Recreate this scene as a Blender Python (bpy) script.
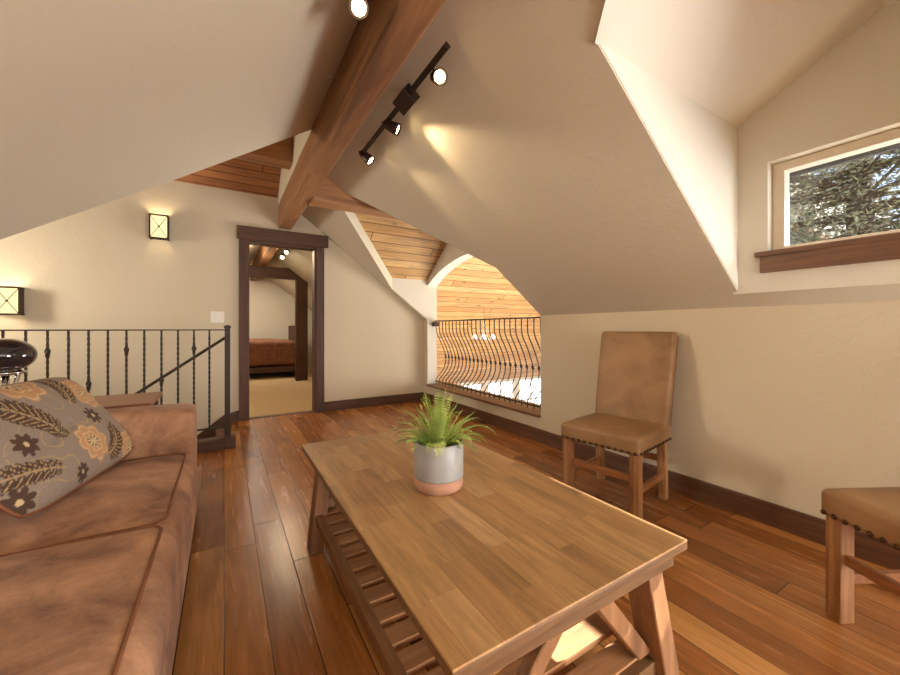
import bpy, bmesh, math, random
from mathutils import Vector, Matrix, noise
from mathutils.geometry import tessellate_polygon
C = bpy.context.scene.collection
for o in list(bpy.data.objects): bpy.data.objects.remove(o)
random.seed(7)
def lin(r, g, b):
    f = lambda c: (c/255/12.92) if c/255 <= .04045 else ((c/255+.055)/1.055)**2.4
    return (f(r), f(g), f(b), 1)
# ------------------------------------------------------------------ camera, world, light
cam = bpy.data.objects.new('camera', bpy.data.cameras.new('camera')); C.objects.link(cam)
cam.location = (0, 0, 1.03); cam.rotation_euler = (math.pi/2, 0, -.5446)
cam.data.sensor_width = 36; cam.data.lens = 373/900*36; cam.data.shift_y = -9/900
cam.data.clip_start = .02
bpy.context.scene.camera = cam
vs = bpy.context.scene.view_settings
vs.view_transform = 'Standard'; vs.look = 'None'; vs.exposure = 0.9; vs.gamma = 1; vs.use_curve_mapping = False
w = bpy.data.worlds.new('World'); bpy.context.scene.world = w; w.use_nodes = True
wn = w.node_tree; wn.nodes.clear()
wo = wn.nodes.new('ShaderNodeOutputWorld'); wb = wn.nodes.new('ShaderNodeBackground'); wn.links.new(wb.outputs[0], wo.inputs[0])
tc = wn.nodes.new('ShaderNodeTexCoord'); wz = wn.nodes.new('ShaderNodeTexNoise'); wz.inputs['Scale'].default_value = 3
wr = wn.nodes.new('ShaderNodeValToRGB'); wn.links.new(tc.outputs['Generated'], wz.inputs['Vector']); wn.links.new(wz.outputs['Fac'], wr.inputs['Fac'])
wr.color_ramp.elements[0].position = .4; wr.color_ramp.elements[0].color = lin(128, 172, 226)
wr.color_ramp.elements[1].position = .62; wr.color_ramp.elements[1].color = lin(214, 228, 246)
wn.links.new(wr.outputs[0], wb.inputs['Color']); wb.inputs['Strength'].default_value = 1.25
def light(name, kind, loc, energy, color=(1, 1, 1), size=.1, size_y=None, aim=None, spot=None, blend=.5, parent=None):
    d = bpy.data.lights.new(name, kind); d.energy = energy; d.color = color
    if kind == 'AREA':
        d.size = size
        if size_y: d.shape = 'RECTANGLE'; d.size_y = size_y
    elif kind == 'SUN': d.angle = size
    else: d.shadow_soft_size = size
    if kind == 'SPOT': d.spot_size = math.radians(spot); d.spot_blend = blend
    o = bpy.data.objects.new(name, d); C.objects.link(o); o.location = loc
    if aim is not None: o.rotation_euler = (Vector(aim)-Vector(loc)).to_track_quat('-Z', 'Y').to_euler()
    return o
light('sun', 'SUN', (6, 0, 5), 16, (1, .96, .88), .012, aim=(6-3, .6, 5-3*.88))
DAY = (1, .90, .78)
light('fill_back', 'AREA', (.45, -2.75, 1.35), 20, DAY, 2.2, 1.3, aim=(.45, 0, 1.25))  # unseen fill lamp added behind the camera, outside the back wall
light('fill_side', 'AREA', (2.30, -1.55, .75), 90, (1, .97, .95), 1.5, .8, aim=(-1.1, .9, 1.9))  # fill lamp added inside the room on the right; no window here
light('fill_dormer', 'AREA', (2.72, -.12, 1.66), 3, (1, .97, .93), .5, .4, aim=(1.9, .75, 2.1))  # extra lamp added out of view beside the window to whiten the dormer
light('fill_great_room', 'AREA', (6.5, 4.2, -2.2), 200, (1, .95, .88), 6, 2.5, aim=(6.5, 6.5, 1.8))  # upward fill lamp added out of view to brighten the pine ceiling
light('fill_great_room_side', 'AREA', (5.4, 2.8, .4), 90, (1, .97, .94), 1.6, 1.2, aim=(1.6, 4.3, 1.9))  # hidden lamp added to brighten the opening's reveal and arch
light('fill_stair', 'AREA', (-2.55, 4.2, 1.55), 27, DAY, .4, .5, aim=(2.3, 1.3, .9))  # lamp added over the stairwell to cast the chair's shadow; no window there
WARM = (1, .74, .45)

# ------------------------------------------------------------------ mesh helpers
def link(name, me, mat=None, parent=None, smooth=False):
    o = bpy.data.objects.new(name, me); C.objects.link(o)
    if mat: me.materials.append(mat)
    if parent: o.parent = parent
    if smooth:
        for p in me.polygons: p.use_smooth = True
    return o
def fin(bm, name, mat=None, parent=None, smooth=False):
    me = bpy.data.meshes.new(name); bmesh.ops.recalc_face_normals(bm, faces=bm.faces); bm.to_mesh(me); bm.free()
    return link(name, me, mat, parent, smooth)
def fin_raw(verts, faces, name, mat=None, parent=None, smooth=False):
    me = bpy.data.meshes.new(name); me.from_pydata([tuple(v) for v in verts], [], faces); me.update()
    return link(name, me, mat, parent, smooth)
def add_box(bm, x0, x1, y0, y1, z0, z1, bev=0, seg=2, M=None):
    r = bmesh.ops.create_cube(bm, size=1); vs_ = r['verts']
    for v in vs_:
        v.co = Vector(((x0+x1)/2+v.co.x*(x1-x0), (y0+y1)/2+v.co.y*(y1-y0), (z0+z1)/2+v.co.z*(z1-z0)))
    if bev:
        es = list({e for v in vs_ for e in v.link_edges})
        r2 = bmesh.ops.bevel(bm, geom=es, offset=bev, segments=seg, affect='EDGES', profile=.6)
        vs_ = list({v for f in r2['faces'] for v in f.verts} | {v for v in vs_ if v.is_valid})
    if M is not None:
        for v in vs_:
            if v.is_valid: v.co = M @ v.co
    return vs_
def box(name, x0, x1, y0, y1, z0, z1, mat, parent=None, bev=0, M=None):
    bm = bmesh.new(); add_box(bm, x0, x1, y0, y1, z0, z1, bev, 2, M); return fin(bm, name, mat, parent)
def prism(name, loops, vec, mat, parent=None):
    """loops: list of 3D loops (first outer, others holes), extruded along vec"""
    vec = Vector(vec); vecs = [[Vector(p) for p in L] for L in loops]
    tris = tessellate_polygon(vecs); pts = [p for L in vecs for p in L]; n = len(pts)
    V = pts+[p+vec for p in pts]; F = [tuple(t) for t in tris]+[tuple(i+n for i in reversed(t)) for t in tris]
    o = 0
    for L in vecs:
        k = len(L)
        for i in range(k):
            a, b = o+i, o+(i+1) % k; F.append((a, b, b+n, a+n))
        o += k
    bm = bmesh.new(); bv = [bm.verts.new(p) for p in V]
    for f in F:
        try: bm.faces.new([bv[i] for i in f])
        except ValueError: pass
    return fin(bm, name, mat, parent)
def add_tube(bm, path, r, n=8, caps=True):
    P = [Vector(p) for p in path]; rings = []
    R = r if isinstance(r, (list, tuple)) else [r]*len(P)
    up = Vector((0, 0, 1)); t0 = (P[1]-P[0]).normalized()
    if abs(t0.dot(up)) > .95: up = Vector((1, 0, 0))
    a = t0.cross(up).normalized()
    for i, p in enumerate(P):
        t = (P[min(i+1, len(P)-1)]-P[max(i-1, 0)]).normalized()
        a = (a-t*a.dot(t)).normalized(); b = t.cross(a)
        rings.append([bm.verts.new(p+(a*math.cos(2*math.pi*k/n)+b*math.sin(2*math.pi*k/n))*R[i]) for k in range(n)])
    for i in range(len(P)-1):
        for k in range(n): bm.faces.new((rings[i][k], rings[i][(k+1) % n], rings[i+1][(k+1) % n], rings[i+1][k]))
    if caps: bm.faces.new(rings[0][::-1]); bm.faces.new(rings[-1])
def tube(name, path, r, mat, parent=None, n=8):
    bm = bmesh.new(); add_tube(bm, path, r, n); return fin(bm, name, mat, parent, True)
def add_lathe(bm, prof, c=(0, 0, 0), n=32, M=None):
    rings = []
    for r, z in prof:
        if r < 1e-5: rings.append([bm.verts.new((c[0], c[1], c[2]+z))])
        else: rings.append([bm.verts.new((c[0]+r*math.cos(2*math.pi*k/n), c[1]+r*math.sin(2*math.pi*k/n), c[2]+z)) for k in range(n)])
    for A, B in zip(rings, rings[1:]):
        if len(A) == 1 and len(B) == 1: continue
        for k in range(n):
            k2 = (k+1) % n
            if len(A) == 1: bm.faces.new((A[0], B[k2], B[k]))
            elif len(B) == 1: bm.faces.new((A[k], A[k2], B[0]))
            else: bm.faces.new((A[k], A[k2], B[k2], B[k]))
    if M is not None:
        for R in rings:
            for v in R: v.co = M @ v.co
def lathe(name, prof, c, mat, parent=None, n=32, M=None):
    bm = bmesh.new(); add_lathe(bm, prof, c, n, M); return fin(bm, name, mat, parent, True)
def cushion_bm(x0, x1, y0, y1, z0, z1, r, crown=0, cuts=26, wob=0, seed=0, bottom=.3, side=0):
    bm = bmesh.new(); bmesh.ops.create_cube(bm, size=2)
    bmesh.ops.subdivide_edges(bm, edges=bm.edges[:], cuts=cuts, use_grid_fill=True)
    h = Vector(((x1-x0)/2, (y1-y0)/2, (z1-z0)/2)); c = Vector(((x0+x1)/2, (y0+y1)/2, (z0+z1)/2))
    for v in bm.verts:
        q = v.co.copy()
        q = Vector([math.sin(k*math.pi/2)*.35+k*.65 for k in q])
        p = Vector((q.x*h.x, q.y*h.y, q.z*h.z)); inn = Vector((max(h.x-r, 0), max(h.y-r, 0), max(h.z-r, 0)))
        s = Vector([max(-i, min(i, k)) for k, i in zip(p, inn)]); d = p-s
        if d.length > 1e-6: p = s+d.normalized()*r*min(1, d.length/r*1.0 if d.length < r*.999 else 1)
        u, w_, t = p.x/h.x, p.y/h.y, p.z/h.z
        if t > 0: p.z += crown*max(0, 1-u*u)*max(0, 1-w_*w_)*t
        else: p.z += crown*bottom*max(0, 1-u*u)*max(0, 1-w_*w_)*t
        if side:
            p.x += side*u*max(0, 1-w_*w_)*max(0, 1-t*t); p.y += side*w_*max(0, 1-u*u)*max(0, 1-t*t)
        if wob: p += Vector((0, 0, 1))*wob*noise.noise(Vector((p.x*3.1+seed, p.y*3.1, p.z*3)))*(1 if t > 0 else .2)
        v.co = c+p
    return bm
def empty(name, loc, rz=0):
    o = bpy.data.objects.new(name, None); C.objects.link(o); o.location = loc; o.rotation_euler = (0, 0, rz); o.empty_display_size = .1; return o
def tag(o, label=None, cat=None, group=None, kind=None):
    if label: o['label'] = label
    if cat: o['category'] = cat
    if group: o['group'] = group
    if kind: o['kind'] = kind
    return o
def st(o): o['kind'] = 'structure'; return o
def kids(o): return [c for c in bpy.data.objects if c.parent == o]
def copy_tree(o, parent=None):
    c = o.copy(); C.objects.link(c)
    if parent: c.parent = parent
    for ch in kids(o): copy_tree(ch, c)
    return c

# ------------------------------------------------------------------ materials
class NB:
    def __init__(s, name):
        s.m = bpy.data.materials.new(name); s.m.use_nodes = True; s.t = s.m.node_tree
        s.b = s.t.nodes['Principled BSDF']; s.tc = s.t.nodes.new('ShaderNodeTexCoord')
    def n(s, typ, **kw):
        x = s.t.nodes.new(typ)
        for k, v in kw.items():
            if k.startswith('_'): setattr(x, k[1:], v)
            else: s.set(x.inputs[k.replace('__', ' ')], v)
        return x
    def set(s, inp, v):
        if hasattr(v, 'is_linked') or isinstance(v, bpy.types.NodeSocket): s.t.links.new(v, inp)
        else: inp.default_value = v
    def math(s, op, a, b=0.0, c=None):
        x = s.t.nodes.new('ShaderNodeMath'); x.operation = op; s.set(x.inputs[0], a); s.set(x.inputs[1], b)
        if c is not None: s.set(x.inputs[2], c)
        return x.outputs[0]
    def ramp(s, fac, stops):
        x = s.t.nodes.new('ShaderNodeValToRGB'); s.set(x.inputs[0], fac); e = x.color_ramp.elements
        while len(e) < len(stops): e.new(.5)
        for el, (p, c) in zip(e, stops): el.position = p; el.color = c if len(c) == 4 else (*c, 1)
        return x.outputs[0]
    def noise(s, vec, scale, detail=4, rough=.5, dist=0):
        x = s.n('ShaderNodeTexNoise', Scale=scale, Detail=detail, Roughness=rough, Distortion=dist); s.set(x.inputs['Vector'], vec); return x.outputs['Fac']
    def mapv(s, vec, scale=(1, 1, 1), rot=(0, 0, 0), loc=(0, 0, 0)):
        x = s.t.nodes.new('ShaderNodeMapping'); s.set(x.inputs['Vector'], vec); x.inputs['Scale'].default_value = scale
        x.inputs['Rotation'].default_value = rot; x.inputs['Location'].default_value = loc; return x.outputs[0]
    def mix(s, fac, a, b, mode='MIX'):
        x = s.t.nodes.new('ShaderNodeMix'); x.data_type = 'RGBA'; x.blend_type = mode
        s.set(x.inputs[0], fac); s.set(x.inputs[6], a); s.set(x.inputs[7], b); return x.outputs[2]
    def bump(s, h, strength=.3, dist=.01):
        x = s.n('ShaderNodeBump', Strength=strength, Distance=dist); s.set(x.inputs['Height'], h); s.t.links.new(x.outputs[0], s.b.inputs['Normal'])
    def out(s, color=None, rough=None, metal=None, **kw):
        if color is not None: s.set(s.b.inputs['Base Color'], color)
        if rough is not None: s.set(s.b.inputs['Roughness'], rough)
        if metal is not None: s.set(s.b.inputs['Metallic'], metal)
        for k, v in kw.items(): s.set(s.b.inputs[k.replace('_', ' ')], v)
        return s.m
def paint(name, col, bump=.25, rough=.85):
    s = NB(name); v = s.tc.outputs['Object']
    a = s.noise(v, 26, 5, .55, .8); a = s.ramp(a, [(.42, (0, 0, 0, 1)), (.6, (1, 1, 1, 1))])
    b = s.noise(v, 5, 3)
    s.bump(s.math('ADD', a, s.math('MULTIPLY', b, .8)), bump, .006)
    c = s.mix(s.noise(v, 1.3, 3), lin(*col), lin(*[int(k*.965) for k in col]))
    return s.out(c, rough)
def solid(name, col, rough=.5, metal=0, nz=.12, scale=20, bump=0):
    s = NB(name); v = s.tc.outputs['Object']; f = s.noise(v, scale, 4)
    c = s.mix(f, lin(*[max(0, min(255, int(k*(1-nz)))) for k in col]), lin(*[min(255, int(k*(1+nz))) for k in col]))
    if bump: s.bump(f, bump, .004)
    return s.out(c, rough, metal)
def wood(name, c1, c2, axis='Y', rough=.45, scale=1.0, dark=None, bump=.15, var=0):
    s = NB(name); v = s.tc.outputs['Object']
    st_ = {'X': (.6, 9, 9), 'Y': (9, .6, 9), 'Z': (9, 9, .6)}[axis]; st_ = tuple(k*scale for k in st_)
    m = s.mapv(v, st_)
    a = s.noise(m, 2.2, 8, .62, 1.2); b = s.noise(m, 9, 4, .7)
    f = s.math('ADD', s.math('MULTIPLY', a, .75), s.math('MULTIPLY', b, .25))
    c = s.ramp(f, [(.34, lin(*c1)), (.5, lin(*[(x+y)/2 for x, y in zip(c1, c2)])), (.64, lin(*c2))])
    if dark:
        k = s.noise(s.mapv(v, tuple(q*.35 for q in st_)), 2.5, 3, .5, .6)
        c = s.mix(s.ramp(k, [(.56, (0, 0, 0, 1)), (.72, (1, 1, 1, 1))]), c, lin(*dark))
    s.bump(f, bump, .003)
    return s.out(c, rough)
def planks(name, long, cross, width, length, cols, rough=.3, groove=.0025, grain=1.0, knots=0, bump=.4, groove_col=(40, 22, 12), worn=0, crossk=1.0, coat=0):
    """rows of boards: 'long' and 'cross' are coordinate letters"""
    s = NB(name); sep = s.n('ShaderNodeSeparateXYZ'); s.t.links.new(s.tc.outputs['Object'], sep.inputs[0])
    L = sep.outputs[long]; X = s.math('MULTIPLY', sep.outputs[cross], crossk)
    r = s.math('DIVIDE', X, width); row = s.math('FLOOR', r); fr = s.math('FRACT', r)
    wn_ = s.n('ShaderNodeTexWhiteNoise', _noise_dimensions='1D'); s.t.links.new(row, wn_.inputs['W'])
    l = s.math('ADD', s.math('DIVIDE', L, length), s.math('MULTIPLY', wn_.outputs['Value'], 7.3)); col = s.math('FLOOR', l); fl = s.math('FRACT', l)
    comb = s.n('ShaderNodeCombineXYZ'); s.t.links.new(row, comb.inputs[0]); s.t.links.new(col, comb.inputs[1])
    w2 = s.n('ShaderNodeTexWhiteNoise', _noise_dimensions='3D'); s.t.links.new(comb.outputs[0], w2.inputs['Vector']); rnd = w2.outputs['Value']
    base = s.ramp(rnd, [(i/max(1, len(cols)-1), lin(*c)) for i, c in enumerate(cols)])
    gv = s.n('ShaderNodeCombineXYZ'); s.t.links.new(s.math('MULTIPLY', L, 1.1*grain), gv.inputs[0]); s.t.links.new(s.math('MULTIPLY', X, 13*grain), gv.inputs[1]); s.t.links.new(s.math('MULTIPLY', rnd, 37), gv.inputs[2])
    g = s.noise(gv.outputs[0], 2, 7, .65, 1.5)
    g2 = s.noise(s.mapv(gv.outputs[0], (.8, .25, 1)), 1.6, 3, .5, .8)
    c = s.mix(s.ramp(g, [(.3, (.42, .42, .42, 1)), (.66, (1, 1, 1, 1))]), (0, 0, 0, 1), base)
    c = s.mix(.75, base, c)
    c = s.mix(s.ramp(g2, [(.5, (0, 0, 0, 1)), (.8, (.6, .6, .6, 1))]), c, lin(*[k*.55 for k in cols[0]]))
    if knots:
        kv = s.n('ShaderNodeCombineXYZ'); s.t.links.new(s.math('MULTIPLY', L, 3.2), kv.inputs[0]); s.t.links.new(s.math('MULTIPLY', X, 7.5), kv.inputs[1])
        vo = s.n('ShaderNodeTexVoronoi', Scale=knots); s.t.links.new(kv.outputs[0], vo.inputs['Vector'])
        c = s.mix(s.ramp(vo.outputs['Distance'], [(.07, (1, 1, 1, 1)), (.17, (0, 0, 0, 1))]), c, lin(*[k*.42 for k in cols[0]]))
    e1 = s.math('MULTIPLY', s.math('MINIMUM', fr, s.math('SUBTRACT', 1, fr)), width)
    e2 = s.math('MULTIPLY', s.math('MINIMUM', fl, s.math('SUBTRACT', 1, fl)), length)
    e = s.math('MINIMUM', e1, e2)
    gr = s.n('ShaderNodeMapRange', _interpolation_type='SMOOTHSTEP'); s.set(gr.inputs[0], e); gr.inputs[1].default_value = groove*.35; gr.inputs[2].default_value = groove*1.6
    c = s.mix(gr.outputs[0], lin(*groove_col), c)
    s.bump(s.math('ADD', gr.outputs[0], s.math('MULTIPLY', g, .35)), bump, .003)
    rr = s.math('ADD', rough, s.math('MULTIPLY', g, .12))
    return s.out(c, rr)
def emit(name, col, strength):
    s = NB(name); v = s.noise(s.tc.outputs['Object'], 14, 3)
    c = s.mix(v, lin(*col), lin(*[min(255, k*.93) for k in col]))
    s.out((0, 0, 0, 1), .6); s.set(s.b.inputs['Emission Color'], c); s.b.inputs['Emission Strength'].default_value = strength; return s.m
def glass(name):
    m = bpy.data.materials.new(name); m.use_nodes = True; t = m.node_tree; t.nodes.clear()
    o = t.nodes.new('ShaderNodeOutputMaterial'); a = t.nodes.new('ShaderNodeBsdfTransparent'); g = t.nodes.new('ShaderNodeBsdfGlossy'); g.inputs['Roughness'].default_value = .02
    x = t.nodes.new('ShaderNodeMixShader'); x.inputs[0].default_value = .06
    t.links.new(a.outputs[0], x.inputs[1]); t.links.new(g.outputs[0], x.inputs[2]); t.links.new(x.outputs[0], o.inputs[0]); return m
WALL = paint('wall plaster', (212, 199, 172), .12)
CEIL = paint('ceiling plaster', (209, 199, 176), .12)
BRIGHT = paint('brightened plaster', (226, 220, 204), .12)  # lighter copy of the wall paint; dormer daylight is put into the colour
FLOOR = planks('hardwood boards', 'Y', 'X', .131, 1.15, [(148, 90, 42), (168, 104, 50), (182, 116, 58), (192, 128, 66), (216, 156, 90)], .2, .0016, .8, bump=.16, groove_col=(60, 34, 18))
TOP = planks('butcher block', 'Y', 'X', .072, .34, [(174, 130, 82), (188, 142, 92), (192, 148, 96), (198, 154, 102), (210, 168, 118)], .38, .0004, 1.4, bump=.1, groove_col=(150, 108, 68))
PINE = planks('pine boards', 'X', 'Y', .125, 2.6, [(206, 158, 96), (216, 172, 110), (224, 182, 122)], .5, .006, .8, knots=1.2, bump=.5, groove_col=(120, 78, 40), crossk=1.25)
PINE_D = planks('stained pine boards', 'X', 'Y', .09, 2.6, [(160, 104, 62), (174, 116, 70), (186, 128, 80)], .5, .005, .8, knots=0, bump=.5, groove_col=(80, 44, 24), crossk=1.25)
WALNUT = wood('dark walnut trim', (78, 50, 32), (116, 78, 50), 'Y', .45)
WALNUTX = wood('dark walnut lintel', (66, 42, 28), (98, 64, 42), 'X', .62)
WALNUTZ = wood('dark walnut casing', (66, 42, 28), (98, 64, 42), 'Z', .62)
SILLW = wood('walnut sill', (100, 70, 50), (142, 102, 74), 'Y', .4)
BEAM = wood('timber beam', (130, 90, 56), (170, 124, 82), 'Y', .55, dark=(104, 70, 44))
BEAMX = wood('timber ridge beam', (142, 98, 62), (180, 130, 86), 'X', .5, dark=(116, 78, 48))
LEG = wood('worn table leg wood', (112, 76, 46), (160, 114, 74), 'Z', .55, dark=(92, 64, 42))
LEGX = wood('table apron wood', (84, 58, 34), (126, 90, 54), 'X', .5, dark=(92, 58, 36))
SLAT = wood('shelf slat wood', (140, 94, 56), (182, 132, 86), 'X', .75, dark=(100, 64, 38))
SLATY = wood('shelf rail wood', (112, 74, 44), (158, 112, 70), 'Y', .5, dark=(92, 58, 36))
CLEG = wood('chair leg wood', (124, 82, 48), (190, 142, 96), 'Z', .38, scale=1.6)
CLEGX = wood('chair stretcher wood', (128, 78, 44), (176, 118, 70), 'Y', .4, scale=1.6)
IRON = solid('dark iron', (62, 50, 40), .55, .4, .2, 40)
NAIL = solid('bronze nail', (86, 62, 44), .3, .9)
BLACKM = solid('bronze lamp metal', (60, 44, 34), .4, .6)
CHROME = solid('chrome', (205, 205, 205), .12, 1, .03)
CARPET = solid('tan carpet', (214, 186, 142), .95, 0, .14, 90, .6)
PLASTIC = solid('white plastic', (236, 230, 218), .4, 0, .02)
FRAME = solid('cream window frame', (222, 210, 188), .45, 0, .02)
GLASS = glass('window glass')
LEATHER = None
def leather(name, c1, c2, rough=.5, sc=5):
    s = NB(name); v = s.tc.outputs['Object']
    a = s.noise(v, sc, 6, .6, .6); b = s.noise(v, sc*12, 4, .6); d = s.noise(v, sc*.5, 3)
    f = s.math('ADD', s.math('MULTIPLY', a, .6), s.math('ADD', s.math('MULTIPLY', d, .3), s.math('MULTIPLY', b, .12)))
    c = s.ramp(f, [(.38, lin(*c1)), (.62, lin(*c2))]); s.bump(s.math('ADD', b, a), .12, .004)
    return s.out(c, rough)
LEATHER = leather('tan leather', (132, 98, 62), (164, 126, 84), .5, 5)
SUEDE = leather('brown suede', (126, 84, 58), (194, 146, 110), .8, 6)
SUEDE.node_tree.nodes['Principled BSDF'].inputs['Sheen Weight'].default_value = .08
PIPE = leather('suede piping', (122, 74, 46), (140, 88, 56), .7, 9)
QUILT = leather('rust quilt', (112, 68, 44), (146, 94, 64), .85, 14)

# ------------------------------------------------------------------ the room shell
XL, XR, ZK, M_, YF, YB = -1.22, 2.45, 1.148, .759, 4.77, -2.6
RX = (XL+XR)/2; RZ = ZK+M_*(XR-RX)
zr = lambda x: ZK+M_*(XR-x)
zl = lambda x: ZK+M_*(x-XL)
YE = 11.0
st(prism('floor', [[(-2.7, YB-.1, 0), (2.6, YB-.1, 0), (2.6, YF+.06, 0), (.06, YF+.06, 0), (.06, 3.84, 0), (-2.7, 3.84, 0)]], (0, 0, -.2), FLOOR))
st(box('floor_hall', -1.4, 2.6, YF+.06, YE, -.2, .006, CARPET))
# right sloped ceiling with window dormer, great-room dormer and skylight cut out
def P3(pts, zf): return [(x, y, zf(x)) for x, y in pts]
outer = [(RX, YB-.1), (XR, YB-.1), (XR, 2.46), (1.94, 2.46), (.93, 3.47), (.93, 3.67), (1.92, 4.66), (XR, 4.66), (XR, YF+.05), (RX, YF+.05)]
hole = [(2.35, .91), (1.195, .91), (.84, .39), (1.195, -.13), (2.35, -.13)]
st(prism('ceiling_right', [P3(outer, zr), P3(hole, zr)], (0, 0, .16), CEIL))
st(prism('ceiling_left', [P3([(XL, YB-.1), (XL, 2.335), (-.86, 2.46), (-.25, 2.665), (.435, 2.84), (RX, 2.89), (RX, YB-.1)], zl)], (0, 0, .16), CEIL))
# right wall with the great-room opening; the gable above it carries an arch
st(box('wall_right', XR, XR+.15, YB-.1, 2.455, 0, ZK+.1, WALL))
st(box('wall_right_below_opening', XR+.001, XR+.15, 2.45, 4.67, 0, .225, WALL))
st(box('wall_right_end', XR, XR+.15, 4.665, YF+.05, 0, ZK+.1, WALL))
arch = []
for i in range(25):
    y = 2.46+2.2*i/24; d = abs(y-3.56); arch.append((XR, y, 1.91-.2*d**2-.03*d**4))
st(prism('wall_arch', [[(XR, 2.46, 1.70), (XR, 3.56, 2.535), (XR, 4.66, 1.70)][::-1]+arch], (.15, 0, 0), BRIGHT))
st(prism('wall_dormer_far', [[(1.92, 4.657, zr(1.92)+.012), (XR+.002, 4.657, ZK+.012), (XR+.002, 4.657, .24), (XR+.15, 4.657, .24), (XR+.15, 4.657, 1.75), (1.92, 4.657, 1.75)]], (0, .1, 0), BRIGHT))
st(prism('wall_dormer_near', [[(1.94, 2.463, zr(1.94)+.012), (XR+.002, 2.463, ZK+.012), (XR+.002, 2.463, .24), (XR+.15, 2.463, .24), (XR+.15, 2.463, 1.75), (1.94, 2.463, 1.75)]], (0, -.1, 0), BRIGHT))
# pine ceiling of that dormer
zw = lambda y: 1.70+.759*(1.1-abs(y-3.565))
far = [(XR+.0, 4.67), (1.91, 4.67), (.90, 3.66), (.86, 3.565), (XR, 3.565)]
near = [(XR+.0, 2.46), (1.94, 2.46), (.90, 3.48), (.86, 3.565), (XR, 3.565)]
st(prism('ceiling_dormer_far', [[(x, y, zw(y)) for x, y in far]], (0, 0, .08), PINE))
st(prism('ceiling_dormer_near', [[(x, y, zw(y)) for x, y in near]], (0, 0, .08), PINE))
# far wall
zt = 2.555
fw = [(-2.7, YF, 0), (.235, YF, 0), (.235, YF, 2.005), (.965, YF, 2.005), (.965, YF, 0), (XR, YF, 0), (XR, YF, ZK+.05), (RX+.05, YF, zr(RX+.05)+.05), (.6, YF, zt), (-2.7, YF, zt)]
st(prism('wall_far', [fw], (0, .11, 0), WALL))
st(box('wall_far_stairwell', -2.7, .06, YF, YF+.11, -2.7, 0, WALL))
st(box('wall_stairwell_end', -2.8, -2.7, 2.2, YF+.1, -2.7, 3.5, WALL))
st(box('wall_left_return', -2.7, XL, 2.335, 2.43, 0, 2.9, WALL))
st(box('wall_left', XL-.12, XL, YB-.1, 2.335, 0, ZK+.1, WALL))
# back wall: unseen window opening added behind the camera for fill light
st(prism('wall_back', [[(XL-.1, YB, 0), (XR+.1, YB, 0), (XR+.1, YB, ZK), (RX, YB, RZ+.1), (XL-.1, YB, ZK)],
                       [(-.65, YB, .72), (1.55, YB, .72), (1.55, YB, 1.9), (-.65, YB, 1.9)]], (0, -.1, 0), WALL))
# high roof over the stair side (stained pine) and the plaster cheek above the beam
st(prism('ceiling_stair_far', [[(-2.7, YF+.1, zt-.076), (.535, YF+.1, zt-.076), (.535, 3.6, zt+(YF-3.6)*.76), (-2.7, 3.6, zt+(YF-3.6)*.76)]], (0, 0, .08), PINE_D))
st(prism('ceiling_stair_near', [[(-2.7, 2.2, 2.9), (.60, 2.2, 2.9), (.60, 3.6, zt+(YF-3.6)*.76), (-2.7, 3.6, zt+(YF-3.6)*.76)]], (0, 0, .08), PINE_D))
st(prism('wall_above_beam', [[(.54, 2.2, 2.66), (.54, 2.84, 2.66), (.54, 2.84, 2.47), (.54, YF+.05, 2.47), (.54, YF+.05, 3.6), (.54, 2.2, 3.6)]], (.06, 0, 0), WALL))
st(prism('wall_stair_upper', [[(XL-.05, 2.25, zl(XL)+.06), (RX+.1, 2.25, 2.60), (RX+.1, 2.25, 3.6), (XL-.05, 2.25, 3.6)]], (0, -.08, 0), WALL))
st(box('wall_left_upper', -2.7, XL, 2.2, 2.3, 1.1, 3.6, WALL))
st(box('wall_left_outer', -2.8, -2.7, 2.2, 2.5, 1.1, 3.6, WALL))
# hall beyond the door: same roof
st(prism('ceiling_hall_right', [P3([(RX, YF+.11), (XR, YF+.11), (XR, YE), (RX, YE)], zr)], (0, 0, .1), CEIL))
st(prism('ceiling_hall_left', [P3([(XL, YF+.11), (RX, YF+.11), (RX, YE), (XL, YE)], zl)], (0, 0, .1), CEIL))
st(box('wall_hall_right', XR, XR+.1, YF+.11, YE, 0, ZK+.05, BRIGHT))
st(box('wall_hall_left', XL-.1, XL, YF+.11, YE, 0, ZK+.05, WALL))
st(box('wall_hall_far', XL, XR, 10.4, 10.5, 0, 2.7, BRIGHT))
# beams
st(box('trim_1', .545, .68, YB, YF, 2.20, 2.52, BEAM, bev=.008))
st(box('trim_2', .545, .68, YF+.11, 10.4, 2.20, 2.52, BEAM, bev=.008))
st(box('trim_3', .68, XR, 3.46, 3.67, 2.18, 2.5, BEAMX, bev=.006))
st(box('trim_4', -2.7, .54, 3.66, 3.86, 2.55, 3.25, BEAMX, bev=.006))
# baseboards
st(box('baseboard_right', XR-.018, XR, YB, YF, 0, .12, WALNUT, bev=.003))
st(box('baseboard_far', 1.06, XR-.018, YF-.018, YF, 0, .12, WALNUTX, bev=.003))
st(box('baseboard_left', XL, XL+.018, YB, 2.335, 0, .12, WALNUT, bev=.003))
st(box('baseboard_back', XL, XR, YB, YB+.018, 0, .12, WALNUTX, bev=.003))
# sill under the great-room opening
st(box('trim_5', XR-.03, XR+.33, 2.465, 4.655, .225, .25, SILLW, bev=.004))
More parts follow.
